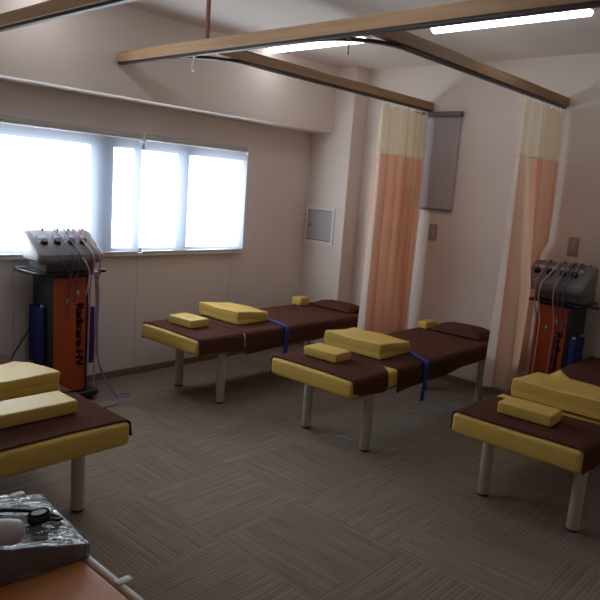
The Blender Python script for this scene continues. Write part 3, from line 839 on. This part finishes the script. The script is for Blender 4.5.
def package():
    t = empty('wrapped_package', (0.825, 1.905, ZT), -0.10, 'dark box wrapped in shiny clear plastic lying on the low bench', 'package')
    def shell(off, nx, ny, amp, seed):
        rnd = random.Random(seed); bm = bmesh.new()
        x0, x1, y0, y1 = -0.30-off, 0.185+off, -0.19-off, 0.19+off
        def ht(x):
            f = (x-x0)/(x1-x0); return (0.174 - 0.132*f)+off
        rows = []
        for i in range(nx+1):
            row = []
            for j in range(ny+1):
                x = x0+(x1-x0)*i/nx; y = y0+(y1-y0)*j/ny
                w = amp*(math.sin(x*47+y*31)+0.7*math.sin(x*23-y*58+1.3)+0.5*math.sin(x*90+y*14))
                row.append(bm.verts.new((x, y, ht(x)+w)))
            rows.append(row)
        bot = [[bm.verts.new((v.co.x, v.co.y, 0.0015 if off else 0.004)) for v in r] for r in rows]
        for i in range(nx):
            for j in range(ny):
                bm.faces.new((rows[i][j], rows[i+1][j], rows[i+1][j+1], rows[i][j+1]))
                bm.faces.new((bot[i][j], bot[i][j+1], bot[i+1][j+1], bot[i+1][j]))
        for i in range(nx):
            bm.faces.new((rows[i][0], rows[i+1][0], bot[i+1][0], bot[i][0])); bm.faces.new((rows[i][ny], rows[i+1][ny], bot[i+1][ny], bot[i][ny]))
        for j in range(ny):
            bm.faces.new((rows[0][j], rows[0][j+1], bot[0][j+1], bot[0][j])); bm.faces.new((rows[nx][j], rows[nx][j+1], bot[nx][j+1], bot[nx][j]))
        return bm
    obj('box', shell(0.0, 10, 8, 0.0, 1), M['navy'], t)
    obj('plastic_wrap', shell(0.006, 60, 48, 0.0016, 2), M['film'], t)
    return t
package()
def pk_top(x, y): return ZT+0.156-0.108*((x-0.80+0.306)/(0.497))+0.004
# cord with plug lying over the wrap
PKM = Matrix.Translation((0.825, 1.905, ZT)) @ Matrix.Rotation(-0.10, 4, 'Z')
def pk(x, y, dz): return PKM @ Vector((x, y, 0.180-0.132*(x+0.306)/0.497+0.004+dz))
org = pk(0.09, -0.06, 0)
t = empty('power_cord', org, 0, 'black cord with a round black plug lying on the shiny wrapped package', 'cord')
obj('cord', tube(smooth_path([pk(x+0.01, y-0.06, d)-org for x, y, d in ((-0.15, 0.09, 0.010), (-0.05, 0.10, 0.010), (0.05, 0.095, 0.010), (0.12, 0.065, 0.011), (0.152, 0.03, 0.011), (0.145, 0.012, 0.012), (0.115, 0.012, 0.014), (0.09, 0.012, 0.018))], 8), 0.0065, 10), M['black'], t)
bm = soft_block(0.072, 0.055, 0.034, 0.012, 0.025); bm.transform(Matrix.Translation((0, 0.012, 0.006)))
obj('plug', bm, M['black'], t)
# pale grey rounded container lying on the wrap
cn = pk(-0.063, -0.178, 0.040)
bm = lathe([(0.006, 0.12), (0.022, 0.117), (0.033, 0.105), (0.037, 0.085), (0.037, 0.02), (0.033, 0.006), (0.024, 0.0)], 24)
bm.transform(Matrix.Rotation(PI/2, 4, 'Y') @ Matrix.Translation((0, 0, -0.06)))
o = obj('canister', bm, M['jar'], loc=cn); o.rotation_euler = (0, math.atan(0.132/0.497), -0.10)
tag(o, 'pale grey rounded container lying on the wrapped package at the left edge', 'container')

# ------------------------------------------------------------------ light
w = bpy.data.worlds.new('overcast_sky'); sc.world = w; w.use_nodes = True
bg = w.node_tree.nodes['Background']; bg.inputs[0].default_value = (0.93, 0.965, 1.0, 1); bg.inputs[1].default_value = 9.8
L = bpy.data.lights.new('window_portal', 'AREA'); L.shape = 'RECTANGLE'; L.size = WX1-WX0; L.size_y = WZ1-WZ0
L.cycles.is_portal = True
lo = bpy.data.objects.new('window_portal', L); col.objects.link(lo)
lo.location = ((WX0+WX1)/2, YW+TH+0.02, (WZ0+WZ1)/2); lo.rotation_euler = (-PI/2, 0, 0)

# ------------------------------------------------------------------ camera (pose from the two vanishing points of the room)
c = 300.0; V1 = (900.0-c, 233.0-c); V2 = (-430.0-c, 132.0-c)
f = math.sqrt(-(V1[0]*V2[0]+V1[1]*V2[1]))
Xa = Vector((V1[0], V1[1], f)).normalized(); Ya = Vector((V2[0], V2[1], f)).normalized()
Za = Xa.cross(Ya)
if Za.y > 0: Za = -Za
R = Matrix((Xa, Ya, Za))           # camera (right, down, forward) -> world
right, down, fwd = R.col[0], R.col[1], R.col[2]
cam = bpy.data.cameras.new('camera'); co = bpy.data.objects.new('camera', cam); col.objects.link(co)
m = Matrix.Identity(4)
for i in range(3):
    m[i][0] = right[i]; m[i][1] = -down[i]; m[i][2] = -fwd[i]
m[0][3], m[1][3], m[2][3] = 0, 0, 1.65
co.matrix_world = m
cam.sensor_width = 36; cam.lens = f/600*36; cam.clip_start = 0.05
sc.camera = co
sc.view_settings.view_transform = 'Standard'; sc.view_settings.look = 'None'
sc.view_settings.gamma = 1.0; sc.view_settings.use_curve_mapping = False
sc.view_settings.exposure = 0.5
sc.cycles.use_denoising = True; sc.cycles.caustics_reflective = False; sc.cycles.sample_clamp_indirect = 4.0; sc.cycles.sample_clamp_direct = 8.0; sc.cycles.use_adaptive_sampling = False
sc.cycles.max_bounces = 10; sc.cycles.diffuse_bounces = 6; sc.cycles.transparent_max_bounces = 12
